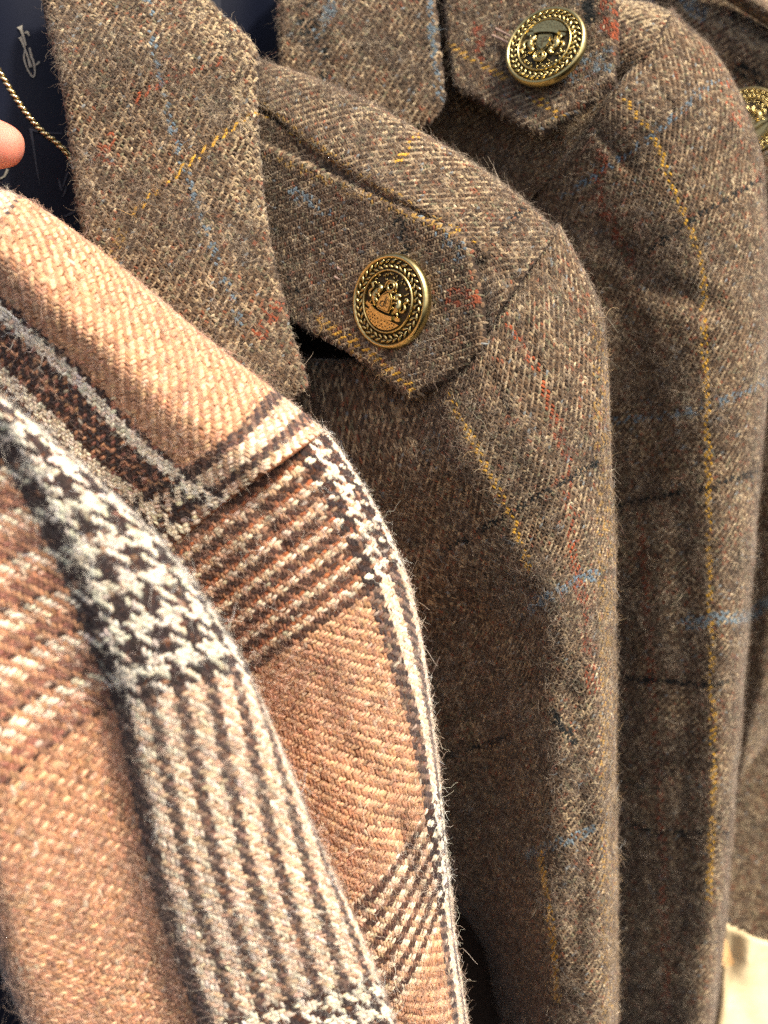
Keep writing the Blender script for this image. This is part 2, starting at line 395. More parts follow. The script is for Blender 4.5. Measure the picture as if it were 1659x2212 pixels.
EP2 = [(930, -160), (950, 0), (957, 80), (972, 188), (1000, 204), (1060, 236), (1110, 268), (1165, 294), (1225, 258), (1290, 214), (1330, 172), (1338, 60), (1326, -60), (1260, -160)]
CO2 = [(592, -160), (592, 60), (594, 160), (610, 290), (760, 330), (870, 290), (918, 276), (950, 250), (967, 214), (962, 140), (950, 60), (936, -160)]
def add_panel(name, parent, panel, base_mat, yarn_mat, colour, label=None, **kw):
    o = sheet(panel, name, parent, base_mat)
    if label: o['label'] = label
    weave(panel, o, yarn_mat, colour, **kw)
    return o

# ---- camel plaid coat nearest the camera
near = thing('plaid_coat', 'camel plaid wool coat nearest the camera, filling the lower left corner', 'coat', (300, 2200, 300), G_C)
rows = [
    [(-160, 905), (-130, 890), (-100, 870), (-60, 850), (-40, 842), (-20, 846)],
    [(-160, 1010), (-80, 985), (-20, 965), (43, 947), (75, 937), (98, 940)],
    [(-80, 1290), (20, 1245), (100, 1215), (178, 1189), (270, 1165), (336, 1166)],
    [(-40, 1520), (90, 1440), (180, 1405), (250, 1385), (365, 1345), (455, 1330)],
    [(-25, 1730), (135, 1595), (225, 1538), (297, 1520), (425, 1475), (527, 1455)],
    [(-5, 1950), (140, 1850), (250, 1760), (342, 1715), (490, 1660), (603, 1632)],
    [(22, 2090), (175, 2060), (295, 1985), (390, 1930), (560, 1880), (690, 1850)],
    [(80, 2240), (240, 2260), (365, 2190), (460, 2142), (640, 2085), (780, 2050)],
    [(150, 2420), (320, 2480), (450, 2440), (545, 2390), (730, 2350), (880, 2320)]]
base = [250, 250, 250, 252, 256, 262, 268, 276, 286]
offs = [[8, 6, 4, 0, 2, 8]] * 3 + [[7, 6, 5, 0, 1, 9]] + [[3, 5, 7, 0, 1, 9]] * 5
p = Panel(cols(rows, offs, base, wr=[(-4, 8, 26), (-60, 30, 60)], wl=[(12, 10, 45)]), PN, refc=4, seed=1, wrinkle=0.9)
_, jA = p.idx_at(300, 1530); _, jB = p.idx_at(485, 2212); jA, jB = int(jA), int(jB)
def w_near(i):
    if i < -8: return 'camel' if i > -58 else ('black' if i % 4 < 2 else 'cream')
    if i < -2: return 'black'
    if i < 45: return 'white' if (i + 2) % 7 < 4 else 'black'
    return 'camel'
def f_near(j):
    if j < jA - 76: return 'peach'
    if j < jA: return ('white' if (jA - j) % 10 > 5 else 'black')
    if j < jB: return 'peach' if j % 2 else 'camel'
    return 'cream' if j % 6 < 3 else 'brown'
add_panel('sleeve', near, p, M['camel_base'], M['camel'], plaid_colour(w_near, f_near, over=lambda i, j: None if i >= -8 or j >= jA else ('cream' if j % 10 < 3 else 'pink' if j % 10 < 5 else 'mauve' if j % 10 < 9 else 'brown')), amp=0.38, hairs=1.1*3.0, hair_len=2.4, hair_r=0.03, hair_gain=1.0, twill=-1, seed=2, slant=-4, RINGS=5, LAT=3)
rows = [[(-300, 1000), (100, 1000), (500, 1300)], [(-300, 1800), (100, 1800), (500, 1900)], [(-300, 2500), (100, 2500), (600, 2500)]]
sheet(Panel(cols(rows, [0, 0, 0], [335, 345, 355]), 4.0), 'lining', near, M['gap_dark'], step=1)  # added dark sheet filling the lower left gap, shade put into its colour

# ---- camel plaid coat behind it
mid = thing('plaid_coat', 'camel plaid coat with peach shoulder, second from the camera', 'coat', (600, 2200, 330), G_C)
ridge = [(-70, 392), (60, 442), (200, 540), (340, 655), (480, 770), (600, 860), (698, 938)]
mids = [(-150, 480), (-5, 525), (120, 635), (252, 752), (385, 868), (515, 950), (608, 1002)]
strp = [(-190, 560), (-55, 605), (50, 690), (172, 800), (292, 925), (412, 1028), (500, 1080)]
lows = [(-240, 640), (-110, 700), (-20, 790), (80, 890), (190, 1000), (300, 1085), (388, 1172)]
bots = [(-300, 740), (-170, 800), (-90, 900), (0, 1000), (100, 1100), (205, 1180), (290, 1265)]
rows = [[(r0[0] - 60, r0[1] + 30), (r0[0] - 6, r0[1] + 6), r0, a_, b_, c_, d_] for r0, a_, b_, c_, d_ in zip(ridge, mids, strp, lows, bots)]
p = Panel(cols(rows, [55, 22, 6, -8, -2, 6, 14], [296, 296, 295, 294, 293, 292, 291]), PC, refc=4, seed=3, wrinkle=0.8)
_, jS = p.idx_at(608, 1000); jS = int(jS); _, jT = p.idx_at(30, 460); jT = int(jT)
seqS = ['black'] * 2 + ['white'] * 4 + ['black'] * 5 + ['camel'] * 1 + ['black'] * 3 + ['brown'] * 2 + ['cream'] * 5 + ['brown'] * 4 + ['rust'] * 2 + ['black'] * 4 + ['cream'] * 4
def w_sh(i): return 'camel' if i < 0 else seqS[i % len(seqS)]
def f_sh(j):
    if j < jT: return 'white' if j % 10 < 5 else 'black'
    if j < jS - 15: return 'peach'
    k = j - (jS - 15)
    return 'black' if k < 4 else ('cream' if k < 9 else ('black' if k < 12 else 'cream'))
add_panel('shoulder', mid, p, M['camel_base'], M['camel'], plaid_colour(w_sh, f_sh, over=lambda i, j: None if i < 0 or j > jS - 15 else {'white': 'white', 'cream': 'cream'}.get(w_sh(i), ('black', 'brown', 'camel', 'mauve')[(j // 2 + i) % 4])), amp=0.38, hairs=1.1*2.2, hair_len=2.0, hair_r=0.03, hair_gain=1.0, twill=-1, seed=4, slant=-4, skip=[(NEAR_SIL, 70)], RINGS=5, LAT=3)
rows = [
    [(190, 1345), (380, 1166), (494, 1074), (636, 968), (672, 948), (702, 937)],
    [(200, 1350), (388, 1178), (502, 1088), (644, 982), (682, 958), (712, 947)],
    [(300, 1470), (470, 1325), (600, 1228), (735, 1130), (772, 1103), (800, 1083)],
    [(370, 1590), (540, 1460), (670, 1375), (797, 1285), (838, 1245), (868, 1230)],
    [(420, 1730), (590, 1600), (720, 1520), (844, 1430), (882, 1395), (905, 1375)],
    [(470, 1920), (640, 1790), (765, 1700), (890, 1590), (915, 1550), (927, 1530)],
    [(520, 2120), (690, 1985), (810, 1895), (918, 1745), (938, 1705), (946, 1690)],
    [(570, 2280), (740, 2150), (855, 2065), (940, 1900), (955, 1862), (962, 1850)],
    [(620, 2420), (800, 2290), (900, 2225), (960, 2070), (972, 2020), (976, 2000)],
    [(670, 2570), (850, 2440), (945, 2390), (985, 2250), (996, 2200), (1002, 2180)],
    [(720, 2730), (900, 2600), (990, 2550), (1010, 2430), (1018, 2395), (1024, 2380)]]
base = [296, 290, 293, 298, 303, 308, 314, 320, 326, 332, 338]
p = Panel(cols(rows, [20, 6, -1, 0, 4, 11], base, wr=[(-4, 8, 30), (-70, 30, 66)]), PC, refc=3, seed=5, wrinkle=1.2, creases=[([(690, 1460), (740, 1620), (830, 1700)], 30, 1.1), ([(860, 1780), (905, 1950)], 22, 2.2), ([(560, 1100), (620, 1190)], 16, 1.2)])
_, j1 = p.idx_at(797, 1288); _, j2 = p.idx_at(860, 1850); _, j3 = p.idx_at(900, 2130); j1, j2, j3 = int(j1), int(j2), int(j3)
def w_sl(i):
    if i < 0: return 'camel'
    if i < 20: return 'black' if i % 10 < 5 else 'white'
    if i < 50: return 'brown' if i % 6 < 3 else 'cream'
    return 'camel'
def f_sl(j):
    if j < j1: return 'cream' if (j1 - j) % 6 > 3 else 'brown' if (j1 - j) % 6 else 'rust'
    if j < j2: return 'peach'
    if j < j3: return 'cream' if j % 6 < 3 else 'brown'
    return 'peach'
add_panel('sleeve', mid, p, M['camel_base'], M['camel'], plaid_colour(w_sl, f_sl), amp=0.38, hairs=1.1*2.4, hair_len=2.0, hair_r=0.03, hair_gain=1.0, twill=-1, seed=6, slant=-4, skip=[(NEAR_SIL, 70)], RINGS=5, LAT=3)
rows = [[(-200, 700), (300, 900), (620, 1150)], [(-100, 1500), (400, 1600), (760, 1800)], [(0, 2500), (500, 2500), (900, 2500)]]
sheet(Panel(cols(rows, [0, 0, 0], [345, 362, 385]), 4.0), 'lining', mid, M['gap_dark'], step=1)  # added backing sheet, its near-black colour stands in for gap shade

# ---- tweed coat one
t1 = thing('tweed_coat', 'brown tweed coat with wide collar and chain loop, in front of the other tweeds', 'coat', (1150, 2200, 390), G_T)
v1 = [(470, 96), (568, 134), (680, 174), (800, 228), (940, 310), (1060, 385), (1150, 455), (1203, 507)]
rows = []
cc_ = [[(465, 140), (460, 180), (455, 200), (470, 350), (520, 600)], [(565, 180), (560, 222), (556, 247), (560, 400), (600, 650)],
       [(664, 235), (647, 283), (640, 306), (660, 440), (700, 680)], [(772, 293), (742, 350), (733, 372), (750, 500), (790, 740)],
       [(897, 372), (852, 414), (842, 437), (850, 560), (880, 800)], [(1012, 438), (962, 476), (952, 497), (950, 620), (960, 840)],
       [(1108, 500), (1060, 535), (1048, 553), (1035, 660), (1020, 850)], [(1168, 553), (1138, 592), (1126, 612), (1066, 700), (1015, 850)]]
for r0, q in zip(v1, cc_): rows.append([(r0[0] - 40, r0[1] + 60), (r0[0] - 4, r0[1] + 8)] + [r0] + q)
base = [380, 370, 361, 352, 344.5, 338.5, 335, 334]
p = Panel(cols(rows, [[70, 24, 8, 0, -3, d_, u_, 14] for d_, u_ in zip([1, 1, 0, 0, -1, -2, -3, -3.5], [4, 4, 3, 3, 2, 0, -2, -3])], base), PT, refc=4, seed=7, wrinkle=0.7)
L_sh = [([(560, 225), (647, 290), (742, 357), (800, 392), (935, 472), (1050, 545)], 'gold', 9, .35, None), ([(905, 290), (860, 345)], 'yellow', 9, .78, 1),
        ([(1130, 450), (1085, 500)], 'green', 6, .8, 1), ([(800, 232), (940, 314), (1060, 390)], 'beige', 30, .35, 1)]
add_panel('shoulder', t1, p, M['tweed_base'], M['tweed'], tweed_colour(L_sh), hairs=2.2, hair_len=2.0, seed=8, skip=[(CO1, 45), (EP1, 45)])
rows = [
    [(590, 788), (745, 786), (893, 806), (978, 808), (1083, 674), (1196, 500)],
    [(590, 801), (745, 799), (902, 820), (989, 822), (1094, 685), (1208, 512)],
    [(610, 1080), (770, 1040), (915, 1000), (1020, 945), (1165, 810), (1284, 668)],
    [(640, 1180), (800, 1140), (960, 1100), (1072, 1050), (1205, 940), (1304, 820)],
    [(720, 1300), (860, 1270), (1000, 1225), (1120, 1150), (1225, 1060), (1311, 985)],
    [(740, 1430), (890, 1400), (1030, 1340), (1148, 1260), (1245, 1190), (1319, 1140)],
    [(760, 1580), (920, 1560), (1055, 1500), (1160, 1440), (1266, 1375), (1323, 1335)],
    [(800, 1740), (950, 1720), (1068, 1680), (1165, 1640), (1280, 1585), (1324, 1555)],
    [(900, 1880), (990, 1868), (1078, 1860), (1175, 1843), (1287, 1805), (1326, 1775)],
    [(1025, 2010), (1058, 2024), (1108, 2035), (1196, 2036), (1293, 2005), (1328, 1990)],
    [(1075, 2160), (1095, 2185), (1135, 2205), (1212, 2210), (1296, 2190), (1328, 2180)],
    [(1092, 2330), (1112, 2365), (1150, 2388), (1224, 2392), (1299, 2380), (1329, 2372)]]
base = [338, 332, 329, 331, 335, 340, 347, 355, 364, 372, 380, 388]
offs = [[58, 36, 17, 2, 0, 12]] * 5 + [[66, 46, 26, 1, -1, 14]] * 2 + [[70, 52, 32, 2, -2, 15]] * 5
p = Panel(cols(rows, offs, base, wr=[(-4, 8, 36), (-60, 30, 75)], wl=[(30, 10, 80)]), PT, refc=4, seed=9, wrinkle=1.4, creases=[([(1125, 715), (1165, 800)], 13, 1.3), ([(1190, 590), (1240, 680)], 12, 1.2), ([(1060, 800), (1090, 900)], 14, 1.4), ([(1140, 1290), (1158, 1600), (1135, 1900)], 34, 4.0), ([(960, 1560), (1080, 1500), (1140, 1470)], 26, 4.0), ([(1235, 1500), (1262, 1800), (1240, 2100)], 26, 2.2), ([(1000, 1300), (1120, 1380)], 30, 3.0)])
L_sl = [([(969, 853), (1017, 945), (1066, 1041), (1104, 1114), (1143, 1225)], 'yellow', 8, .78, 0), ([(1167, 1843), (1196, 2036), (1206, 2160)], 'yellow', 7, .78, 0),
        ([(1090, 679), (1118, 733), (1157, 790), (1182, 853)], 'orange', 8, .55, 0), ([(1182, 853), (1225, 1000), (1240, 1225), (1259, 1288), (1279, 1488)], 'rust', 12, .5, 0),
        ([(1235, 1180), (1262, 1330)], 'orange', 9, .5, 0), ([(1128, 1092), (1210, 1045), (1293, 998)], 'green', 6, .8, 1), ([(960, 1190), (1128, 1092)], 'green', 6, .8, 1),
        ([(1150, 1310), (1215, 1270), (1290, 1240)], 'blue', 12, .4, None), ([(960, 1635), (1100, 1590)], 'green', 6, .8, 1), ([(1145, 1845), (1290, 1790)], 'slate', 11, .45, None),
        ([(1190, 1540), (1240, 1600)], 'green', 10, .4, None), ([(1300, 700), (1308, 1000), (1318, 1500), (1322, 2200)], 'gold', 22, .22, None)]
add_panel('sleeve', t1, p, M['tweed_base'], M['tweed'], tweed_colour(L_sl), hairs=2.4, hair_len=2.0, seed=10, skip=[(CAMEL_SIL, 60), (EP1, 45), (CO1, 45)])
def quad_grid(x0, x1, y0, y1, nx, ny, dep):
    return [[(x, y, dep(x, y)) for x in np.linspace(x0, x1, nx)] for y in np.linspace(y0, y1, ny)]
def d_ep1(x, y): return 348 - (x - 850) * 0.079 + (y - 650) * 0.004 - 3.5 * math.cos((x - 800) / 260) - 3.0
FS = [(500, 205), (600, 258), (682, 312), (770, 366), (860, 414), (950, 462), (1040, 514), (1066, 560), (1020, 575), (960, 540), (880, 500), (796, 460), (682, 405), (540, 340)]
p = Panel(quad_grid(470, 1100, 160, 640, 6, 6, lambda x, y: d_ep1(x, y) + 2.6), PT, theta=27, clip=FS, roll=(16, 3.5), wrinkle=0.4, seed=51, round_clip=1)
add_panel('shoulder_fold', t1, p, M['tweed_base'], M['tweed'], tweed_colour([([(560, 240), (640, 292), (742, 360), (800, 392), (935, 468), (1050, 535)], 'yellow', 8, .3, None)]), hairs=2.0, hair_len=1.9, seed=52, skip=[(EP1, 45), (CO1, 45)])
p = Panel(quad_grid(480, 1090, 230, 920, 6, 6, d_ep1), PT, theta=27, clip=EP1, roll=(20, 5.5), wrinkle=0.4, seed=11, round_clip=0)
L_e1 = [([(690, 690), (745, 725), (815, 775), (885, 835)], 'yellow', 9, .78, 1), ([(590, 570), (700, 700)], 'green', 5, .2, None), ([(862, 480), (870, 540)], 'green', 12, .4, None),
        ([(640, 420), (720, 470)], 'slate', 18, .2, None), ([(930, 470), (1010, 560)], 'slate', 24, .15, None), ([(575, 335), (800, 428), (1000, 512)], 'gold', 10, .3, None),
        ([(980, 640), (1040, 650)], 'rust', 20, .5, None), ([(690, 700), (860, 860)], 'gold', 10, .2, None)]
ep1 = add_panel('epaulette', t1, p, M['tweed_base'], M['tweed'], tweed_colour(L_e1), hairs=2.0, hair_len=1.9, seed=12)
# collar
def d_co1(x, y): return 346 - (y - 400) * 0.004 + max(0, 120 - y) * 0.05 + max(0, x - 420) * 0.02
p = Panel(quad_grid(20, 720, -160, 960, 7, 9, d_co1), PT, theta=-22, clip=CO1, roll=(34, 6.5), wrinkle=1.1, seed=13)
L_c1 = [([(317, -20), (338, 143), (378, 303), (427, 445), (474, 570), (520, 700)], 'blue', 8, .55, 0), ([(549, 242), (470, 300), (400, 360), (340, 410), (285, 463)], 'yellow', 7, .78, 1),
        ([(285, 463), (240, 560)], 'gold', 10, .3, None), ([(360, 165), (300, 215)], 'orange', 10, .5, 1), ([(480, 130), (380, 160)], 'rust', 10, .4, 1), ([(240, 300), (225, 340)], 'rust', 12, .5, None),
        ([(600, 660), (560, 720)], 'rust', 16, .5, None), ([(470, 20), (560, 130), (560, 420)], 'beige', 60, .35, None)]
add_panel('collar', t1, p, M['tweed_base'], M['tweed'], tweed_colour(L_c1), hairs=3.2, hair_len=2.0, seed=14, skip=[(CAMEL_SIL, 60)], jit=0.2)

# ---- tweed coat two
t2 = thing('tweed_coat', 'brown tweed coat behind the front tweed, its brass button near the top edge', 'coat', (1450, 2200, 450), G_T)
r5 = [(900, -280), (1100, -160), (1230, -70), (1330, -2), (1400, 12), (1452, 33)]
q5 = [[(900, -120), (890, 60), (880, 240), (860, 400)], [(1090, -40), (1070, 120), (1020, 280), (960, 420)], [(1200, 30), (1160, 170), (1090, 310), (1010, 440)],
      [(1300, 80), (1250, 200), (1160, 320), (1070, 440)], [(1360, 95), (1295, 200), (1200, 330), (1110, 440)], [(1412, 108), (1332, 203), (1237, 336), (1140, 440)]]
rows = [[(r0[0] - 30, r0[1] + 60), (r0[0] - 4, r0[1] + 8), r0] + q for r0, q in zip(r5, q5)]
p = Panel(cols(rows, [70, 26, 8, 0, 6, 12, 24], [412, 402, 394, 387, 383, 381]), PT, refc=3, seed=15, wrinkle=0.7)
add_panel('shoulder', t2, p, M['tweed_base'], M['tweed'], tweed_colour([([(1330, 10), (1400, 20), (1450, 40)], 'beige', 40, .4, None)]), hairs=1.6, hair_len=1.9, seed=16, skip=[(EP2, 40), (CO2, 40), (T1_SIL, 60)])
rows = [
    [(1070, 420), (1142, 385), (1227, 330), (1322, 198), (1402, 105), (1444, 27)],
    [(1080, 430), (1152, 394), (1238, 342), (1333, 209), (1413, 116), (1458, 40)],
    [(1090, 540), (1180, 500), (1290, 430), (1420, 310), (1510, 210), (1567, 158)],
    [(1110, 700), (1210, 650), (1340, 580), (1480, 475), (1580, 390), (1640, 340)],
    [(1140, 860), (1250, 820), (1380, 760), (1518, 680), (1610, 620), (1657, 590)],
    [(1170, 980), (1280, 950), (1400, 920), (1526, 882), (1610, 845), (1656, 820)],
    [(1190, 1120), (1300, 1100), (1410, 1080), (1531, 1055), (1600, 1030), (1637, 1020)],
    [(1200, 1270), (1310, 1270), (1415, 1265), (1534, 1260), (1592, 1250), (1621, 1240)],
    [(1205, 1460), (1315, 1462), (1420, 1470), (1535, 1480), (1584, 1478), (1605, 1470)],
    [(1210, 1720), (1320, 1720), (1430, 1722), (1528, 1722), (1570, 1715), (1585, 1710)],
    [(1215, 1960), (1325, 1960), (1435, 1955), (1520, 1948), (1556, 1942), (1569, 1935)],
    [(1215, 2200), (1325, 2200), (1430, 2200), (1500, 2196), (1531, 2192), (1543, 2190)],
    [(1215, 2420), (1325, 2420), (1425, 2420), (1485, 2416), (1512, 2412), (1524, 2410)]]
base = [385, 379, 378, 382, 388, 394, 400, 407, 416, 428, 440, 452, 462]
p = Panel(cols(rows, [52, 28, 11, 0, 3, 16], base, wr=[(-4, 8, 38), (-60, 30, 76)]), PT, refc=3, seed=17, wrinkle=1.5, creases=[([(1395, 150), (1450, 230)], 12, 1.2), ([(1300, 290), (1360, 360)], 14, 1.5), ([(1340, 640), (1400, 900), (1385, 1250)], 40, 2.2), ([(1470, 1100), (1490, 1500), (1470, 2000)], 38, 1.8), ([(1300, 500), (1420, 620), (1540, 660)], 28, 2.4), ([(1350, 1700), (1480, 1640)], 30, 2.5)])
L = [([(1352, 214), (1390, 269), (1418, 310), (1442, 372), (1466, 431), (1497, 510), (1511, 559), (1520, 621), (1522, 766), (1527, 887), (1531, 1032)], 'yellow', 7, .78, 0),
     ([(1531, 1032), (1534, 1312), (1539, 1505), (1541, 1722), (1530, 1950)], 'yellow', 7, .7, 0), ([(1218, 424), (1294, 376), (1411, 293), (1546, 172)], 'blue', 8, .55, 1),
     ([(1400, 545), (1466, 493), (1560, 435), (1639, 390)], 'green', 6, .8, 1), ([(1312, 911), (1420, 900), (1525, 882), (1600, 850), (1654, 825)], 'blue', 8, .55, 1),
     ([(1331, 1090), (1505, 1061), (1631, 1022)], 'green', 6, .8, 1), ([(1476, 1346), (1611, 1331)], 'slate', 14, .5, None), ([(1331, 1464), (1534, 1481), (1580, 1470)], 'green', 6, .8, 1),
     ([(1394, 1265), (1413, 1529), (1433, 1867), (1440, 2200)], 'rust', 9, .5, 0), ([(1300, 330), (1290, 420), (1360, 560)], 'rust', 14, .35, None), ([(1380, 1110), (1394, 1265)], 'rust', 9, .5, 0),
     ([(1350, 1780), (1420, 1800), (1570, 1800)], 'green', 6, .8, 1), ([(1549, 150), (1600, 280), (1640, 400)], 'orange', 12, .1, None)]
add_panel('sleeve', t2, p, M['tweed_base'], M['tweed'], tweed_colour(L), hairs=2.0, hair_len=1.9, seed=18, skip=[(T1_SIL, 60)])
def d_ep2(x, y): return 387 - (x - 1183) * 0.072 - (y - 100) * 0.034 - 3.0
p = Panel(quad_grid(890, 1390, -220, 340, 6, 6, d_ep2), PT, theta=24, clip=EP2, roll=(18, 5.0), wrinkle=0.4, seed=19, round_clip=0)
L = [([(962, 92), (1000, 115), (1090, 168)], 'yellow', 7, .78, 1), ([(1160, 215), (1195, 240), (1215, 250)], 'yellow', 9, .78, 1), ([(1310, 55), (1380, 110)], 'orange', 14, .6, None), ([(1310, 20), (1330, 60)], 'rust', 22, .4, None),
     ([(1220, 150), (1330, 130)], 'slate', 30, .25, None), ([(1030, 60), (1040, 120)], 'rust', 12, .4, None), ([(1270, 10), (1275, 40)], 'green', 14, .7, None)]
add_panel('epaulette', t2, p, M['tweed_base'], M['tweed'], tweed_colour(L), hairs=1.8, hair_len=2.2, seed=20)
def d_co2(x, y): return 389 + max(0, 40 - y) * 0.03
p = Panel(quad_grid(550, 1010, -220, 380, 6, 6, d_co2), PT, theta=-14, clip=CO2, roll=(26, 5.0), wrinkle=0.8, seed=21)
L = [([(925, -20), (935, 80), (950, 215)], 'blue', 8, .55, 0), ([(650, 20), (700, 150)], 'green', 22, .3, None), ([(720, 0), (690, 70)], 'slate', 14, .4, None)]
add_panel('collar', t2, p, M['tweed_base'], M['tweed'], tweed_colour(L, 0.95), hairs=3.0, hair_len=1.9, seed=22, skip=[(T1_SIL, 60)], jit=0.2)

# ---- tweed coat three
t3 = thing('tweed_coat', 'brown tweed coat cut by the right edge, its brass button half hidden', 'coat', (1640, 2000, 520), G_T)
rows = [[(1380, -160), (1400, -60), (1420, 40), (1430, 160), (1440, 300), (1450, 420)], [(1480, -110), (1490, -25), (1495, 60), (1500, 180), (1510, 320), (1520, 440)],
        [(1560, -60), (1562, 12), (1560, 95), (1565, 210), (1570, 340), (1580, 460)], [(1650, 0), (1645, 62), (1640, 140), (1640, 250), (1645, 370), (1650, 480)],
        [(1740, 60), (1730, 115), (1722, 190), (1715, 290), (1715, 400), (1720, 500)], [(1830, 130), (1820, 180), (1810, 250), (1800, 340), (1795, 430), (1800, 530)]]
offs = [[10, 3, 0, 4, 0, 4]] * 6
p = Panel(cols(rows, offs, [462, 456, 450, 445, 440, 436]), PT, refc=3, seed=23, wrinkle=0.6)
L = [([(1480, 10), (1560, 50), (1659, 110)], 'beige', 14, .5, None), ([(1480, -10), (1510, 30)], 'slate', 18, .5, None), ([(1600, 150), (1640, 170)], 'green', 14, .6, None), ([(1560, 20), (1659, 60)], 'dark', 8, .5, None)]
add_panel('shoulder', t3, p, M['tweed_base'], M['tweed'], tweed_colour(L), hairs=1.6, hair_len=1.9, seed=24)
rows = [[(1400, -190), (1480, -130), (1580, -60), (1680, 10), (1800, 90)], [(1410, -150), (1485, -95), (1575, -35), (1670, 30), (1790, 115)],
        [(1420, -110), (1490, -50), (1570, 5), (1662, 62), (1780, 140)]]
p = Panel(cols(rows, [[12, 8, 4, 0, -4], [6, 2, -2, -6, -10], [14, 10, 6, 2, -2]], [444, 441, 440]), PT, refc=2, seed=25, wrinkle=0.4)
add_panel('yoke_fold', t3, p, M['tweed_base'], M['tweed'], tweed_colour(), hairs=1.6, hair_len=1.9, seed=26)
rows = [[(1560, 420), (1640, 420), (1740, 440), (1840, 480)], [(1560, 700), (1640, 700), (1740, 700), (1840, 720)], [(1550, 1000), (1630, 1000), (1720, 1000), (1820, 1000)],
        [(1540, 1300), (1625, 1290), (1690, 1270), (1790, 1260)], [(1530, 1500), (1610, 1480), (1665, 1440), (1760, 1400)], [(1520, 1700), (1592, 1640), (1625, 1570), (1700, 1500)], [(1500, 1850), (1580, 1760), (1600, 1680), (1660, 1600)]]
p = Panel(cols(rows, [20, 8, 0, 8], [446, 454, 464, 476, 484, 492, 500]), PT, refc=2, seed=27, wrinkle=0.8)
L = [([(1600, 1345), (1659, 1300)], 'slate', 14, .5, None), ([(1659, 350), (1659, 900)], 'rust', 30, .2, None)]
add_panel('sleeve', t3, p, M['tweed_base'], M['tweed'], tweed_colour(L), hairs=1.6, hair_len=1.9, seed=28)
HEM = [(1440, 1400), (1780, 1350), (1780, 2082), (1700, 2054), (1659, 2036), (1610, 2016), (1560, 1998), (1440, 1990)]
p = Panel(quad_grid(1400, 1800, 1300, 2120, 5, 6, lambda x, y: 520 + (y - 1300) * 0.02), PT, clip=HEM, wrinkle=0.8, seed=29, round_clip=0)
add_panel('body', t3, p, M['tweed_base'], M['tweed'], tweed_colour((), 0.9), hairs=1.6, hair_len=1.9, seed=30)

# ------------------------------------------------------------------ navy linings, and dark sheets added to fill the shaded gaps
rows = [[(x, y) for x in (-260, -60, 120, 320, 480)] for y in (-180, 60, 300, 560, 820)]
p = Panel(cols(rows, [4, 0, 3, 6, 10], [372, 374, 377, 382, 388]), 4.0, wrinkle=1.2, seed=31)
lin = sheet(p, 'lining', t1, M['navy'], step=1); lin['label'] = 'navy satin lining with printed script mark'
LIN1 = p
rows = [[(x, y) for x in (380, 520, 620, 760)] for y in (-200, 20, 240, 460)]
p = Panel(cols(rows, [0, 2, 0, 4], [410, 410, 412, 416]), 4.0, wrinkle=1.0, seed=32)
sheet(p, 'lining', t2, M['navy'], step=1)['label'] = 'navy satin lining'
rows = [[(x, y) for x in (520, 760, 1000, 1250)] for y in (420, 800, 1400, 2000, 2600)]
sheet(Panel(cols(rows, [0, 4, 4, 10], [412, 415, 425, 440, 455]), 4.0, seed=33), 'dark_gap_sheet', t1, M['tweed_base'], step=1)  # dark filler added behind the sleeve to keep the gap dark
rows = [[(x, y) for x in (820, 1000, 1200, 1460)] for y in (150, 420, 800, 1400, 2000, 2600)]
sheet(Panel(cols(rows, [0, 4, 4, 10], [445, 450, 470, 490, 510, 530]), 4.0, seed=34), 'dark_gap_sheet', t2, M['gap_dark'], step=1)  # gap filler too, shade put into its near-black colour
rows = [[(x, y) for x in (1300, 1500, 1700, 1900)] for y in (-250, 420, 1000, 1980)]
sheet(Panel(cols(rows, [0, 4, 4, 10], [500, 520, 540, 570]), 4.0, seed=35), 'dark_gap_sheet', t3, M['gap_dark'], step=1)

# printed script mark on the lining: flat ribbons 0.3 mm above it
def on_panel(p, x, y):
    d = np.hypot(*(np.moveaxis(np.nan_to_num(proj(p.W), nan=-1e5), -1, 0) - np.array([x, y])[:, None, None]))
    j, i = np.unravel_index(np.argmin(d), d.shape)
    q = p.W[j, i]; n_ = p.N[j, i]; ray = unproj((x, y, 100.0)); t = (q @ n_) / (ray @ n_)
    return ray * t, n_
def ribbon(p, pts, wid, off=0.3):
    pts = catmull(np.array(pts, float), 5); w = np.interp(np.linspace(0, 1, len(pts)), np.linspace(0, 1, len(wid)), wid)
    v = []
    for k, q in enumerate(pts):
        tn = pts[min(k + 1, len(pts) - 1)] - pts[max(k - 1, 0)]; tn = tn / (np.linalg.norm(tn) + 1e-9); nn = np.array([-tn[1], tn[0]])
        for sgn in (-1, 1):
            P_, N_ = on_panel(p, *(q + sgn * nn * w[k] / 2)); v.append(P_ + N_ * off)
    f = [(2 * k, 2 * k + 1, 2 * k + 3, 2 * k + 2) for k in range(len(pts) - 1)]
    return v, f
def prints(name, strokes, mat, parent):
    V, F = [], []
    for pts, wid in strokes:
        v, f = ribbon(LIN1, [(x * 0.2241, y * 0.2241) for x, y in pts], [q * 0.2241 for q in wid])
        F += [tuple(i + len(V) for i in q) for q in f]; V += v
    me = mesh_np(name, to_world(np.array(V)), F, mat, smooth=False)
    return put(bpy.data.objects.new(name, me), parent)
prints('printed_monogram', [([(190, 255), (205, 290), (225, 350), (250, 440)], [60, 26, 24, 16]), ([(192, 358), (212, 400), (240, 470), (272, 560), (297, 650)], [36, 22, 16, 18, 34]),
    ([(242, 480), (232, 560), (262, 660), (315, 742), (338, 700), (326, 610), (300, 530), (284, 462)], [14, 16, 14, 16, 14, 20, 24, 18]),
    ([(238, 322), (262, 312), (284, 350)], [12, 26, 10]), ([(346, 628), (366, 612), (380, 596)], [16, 20, 26])], M['print'], lin)
prints('printed_monogram', [([(-60, 1725), (0, 1722), (48, 1692), (74, 1630)], [16, 16, 18, 26])], M['print'], lin)
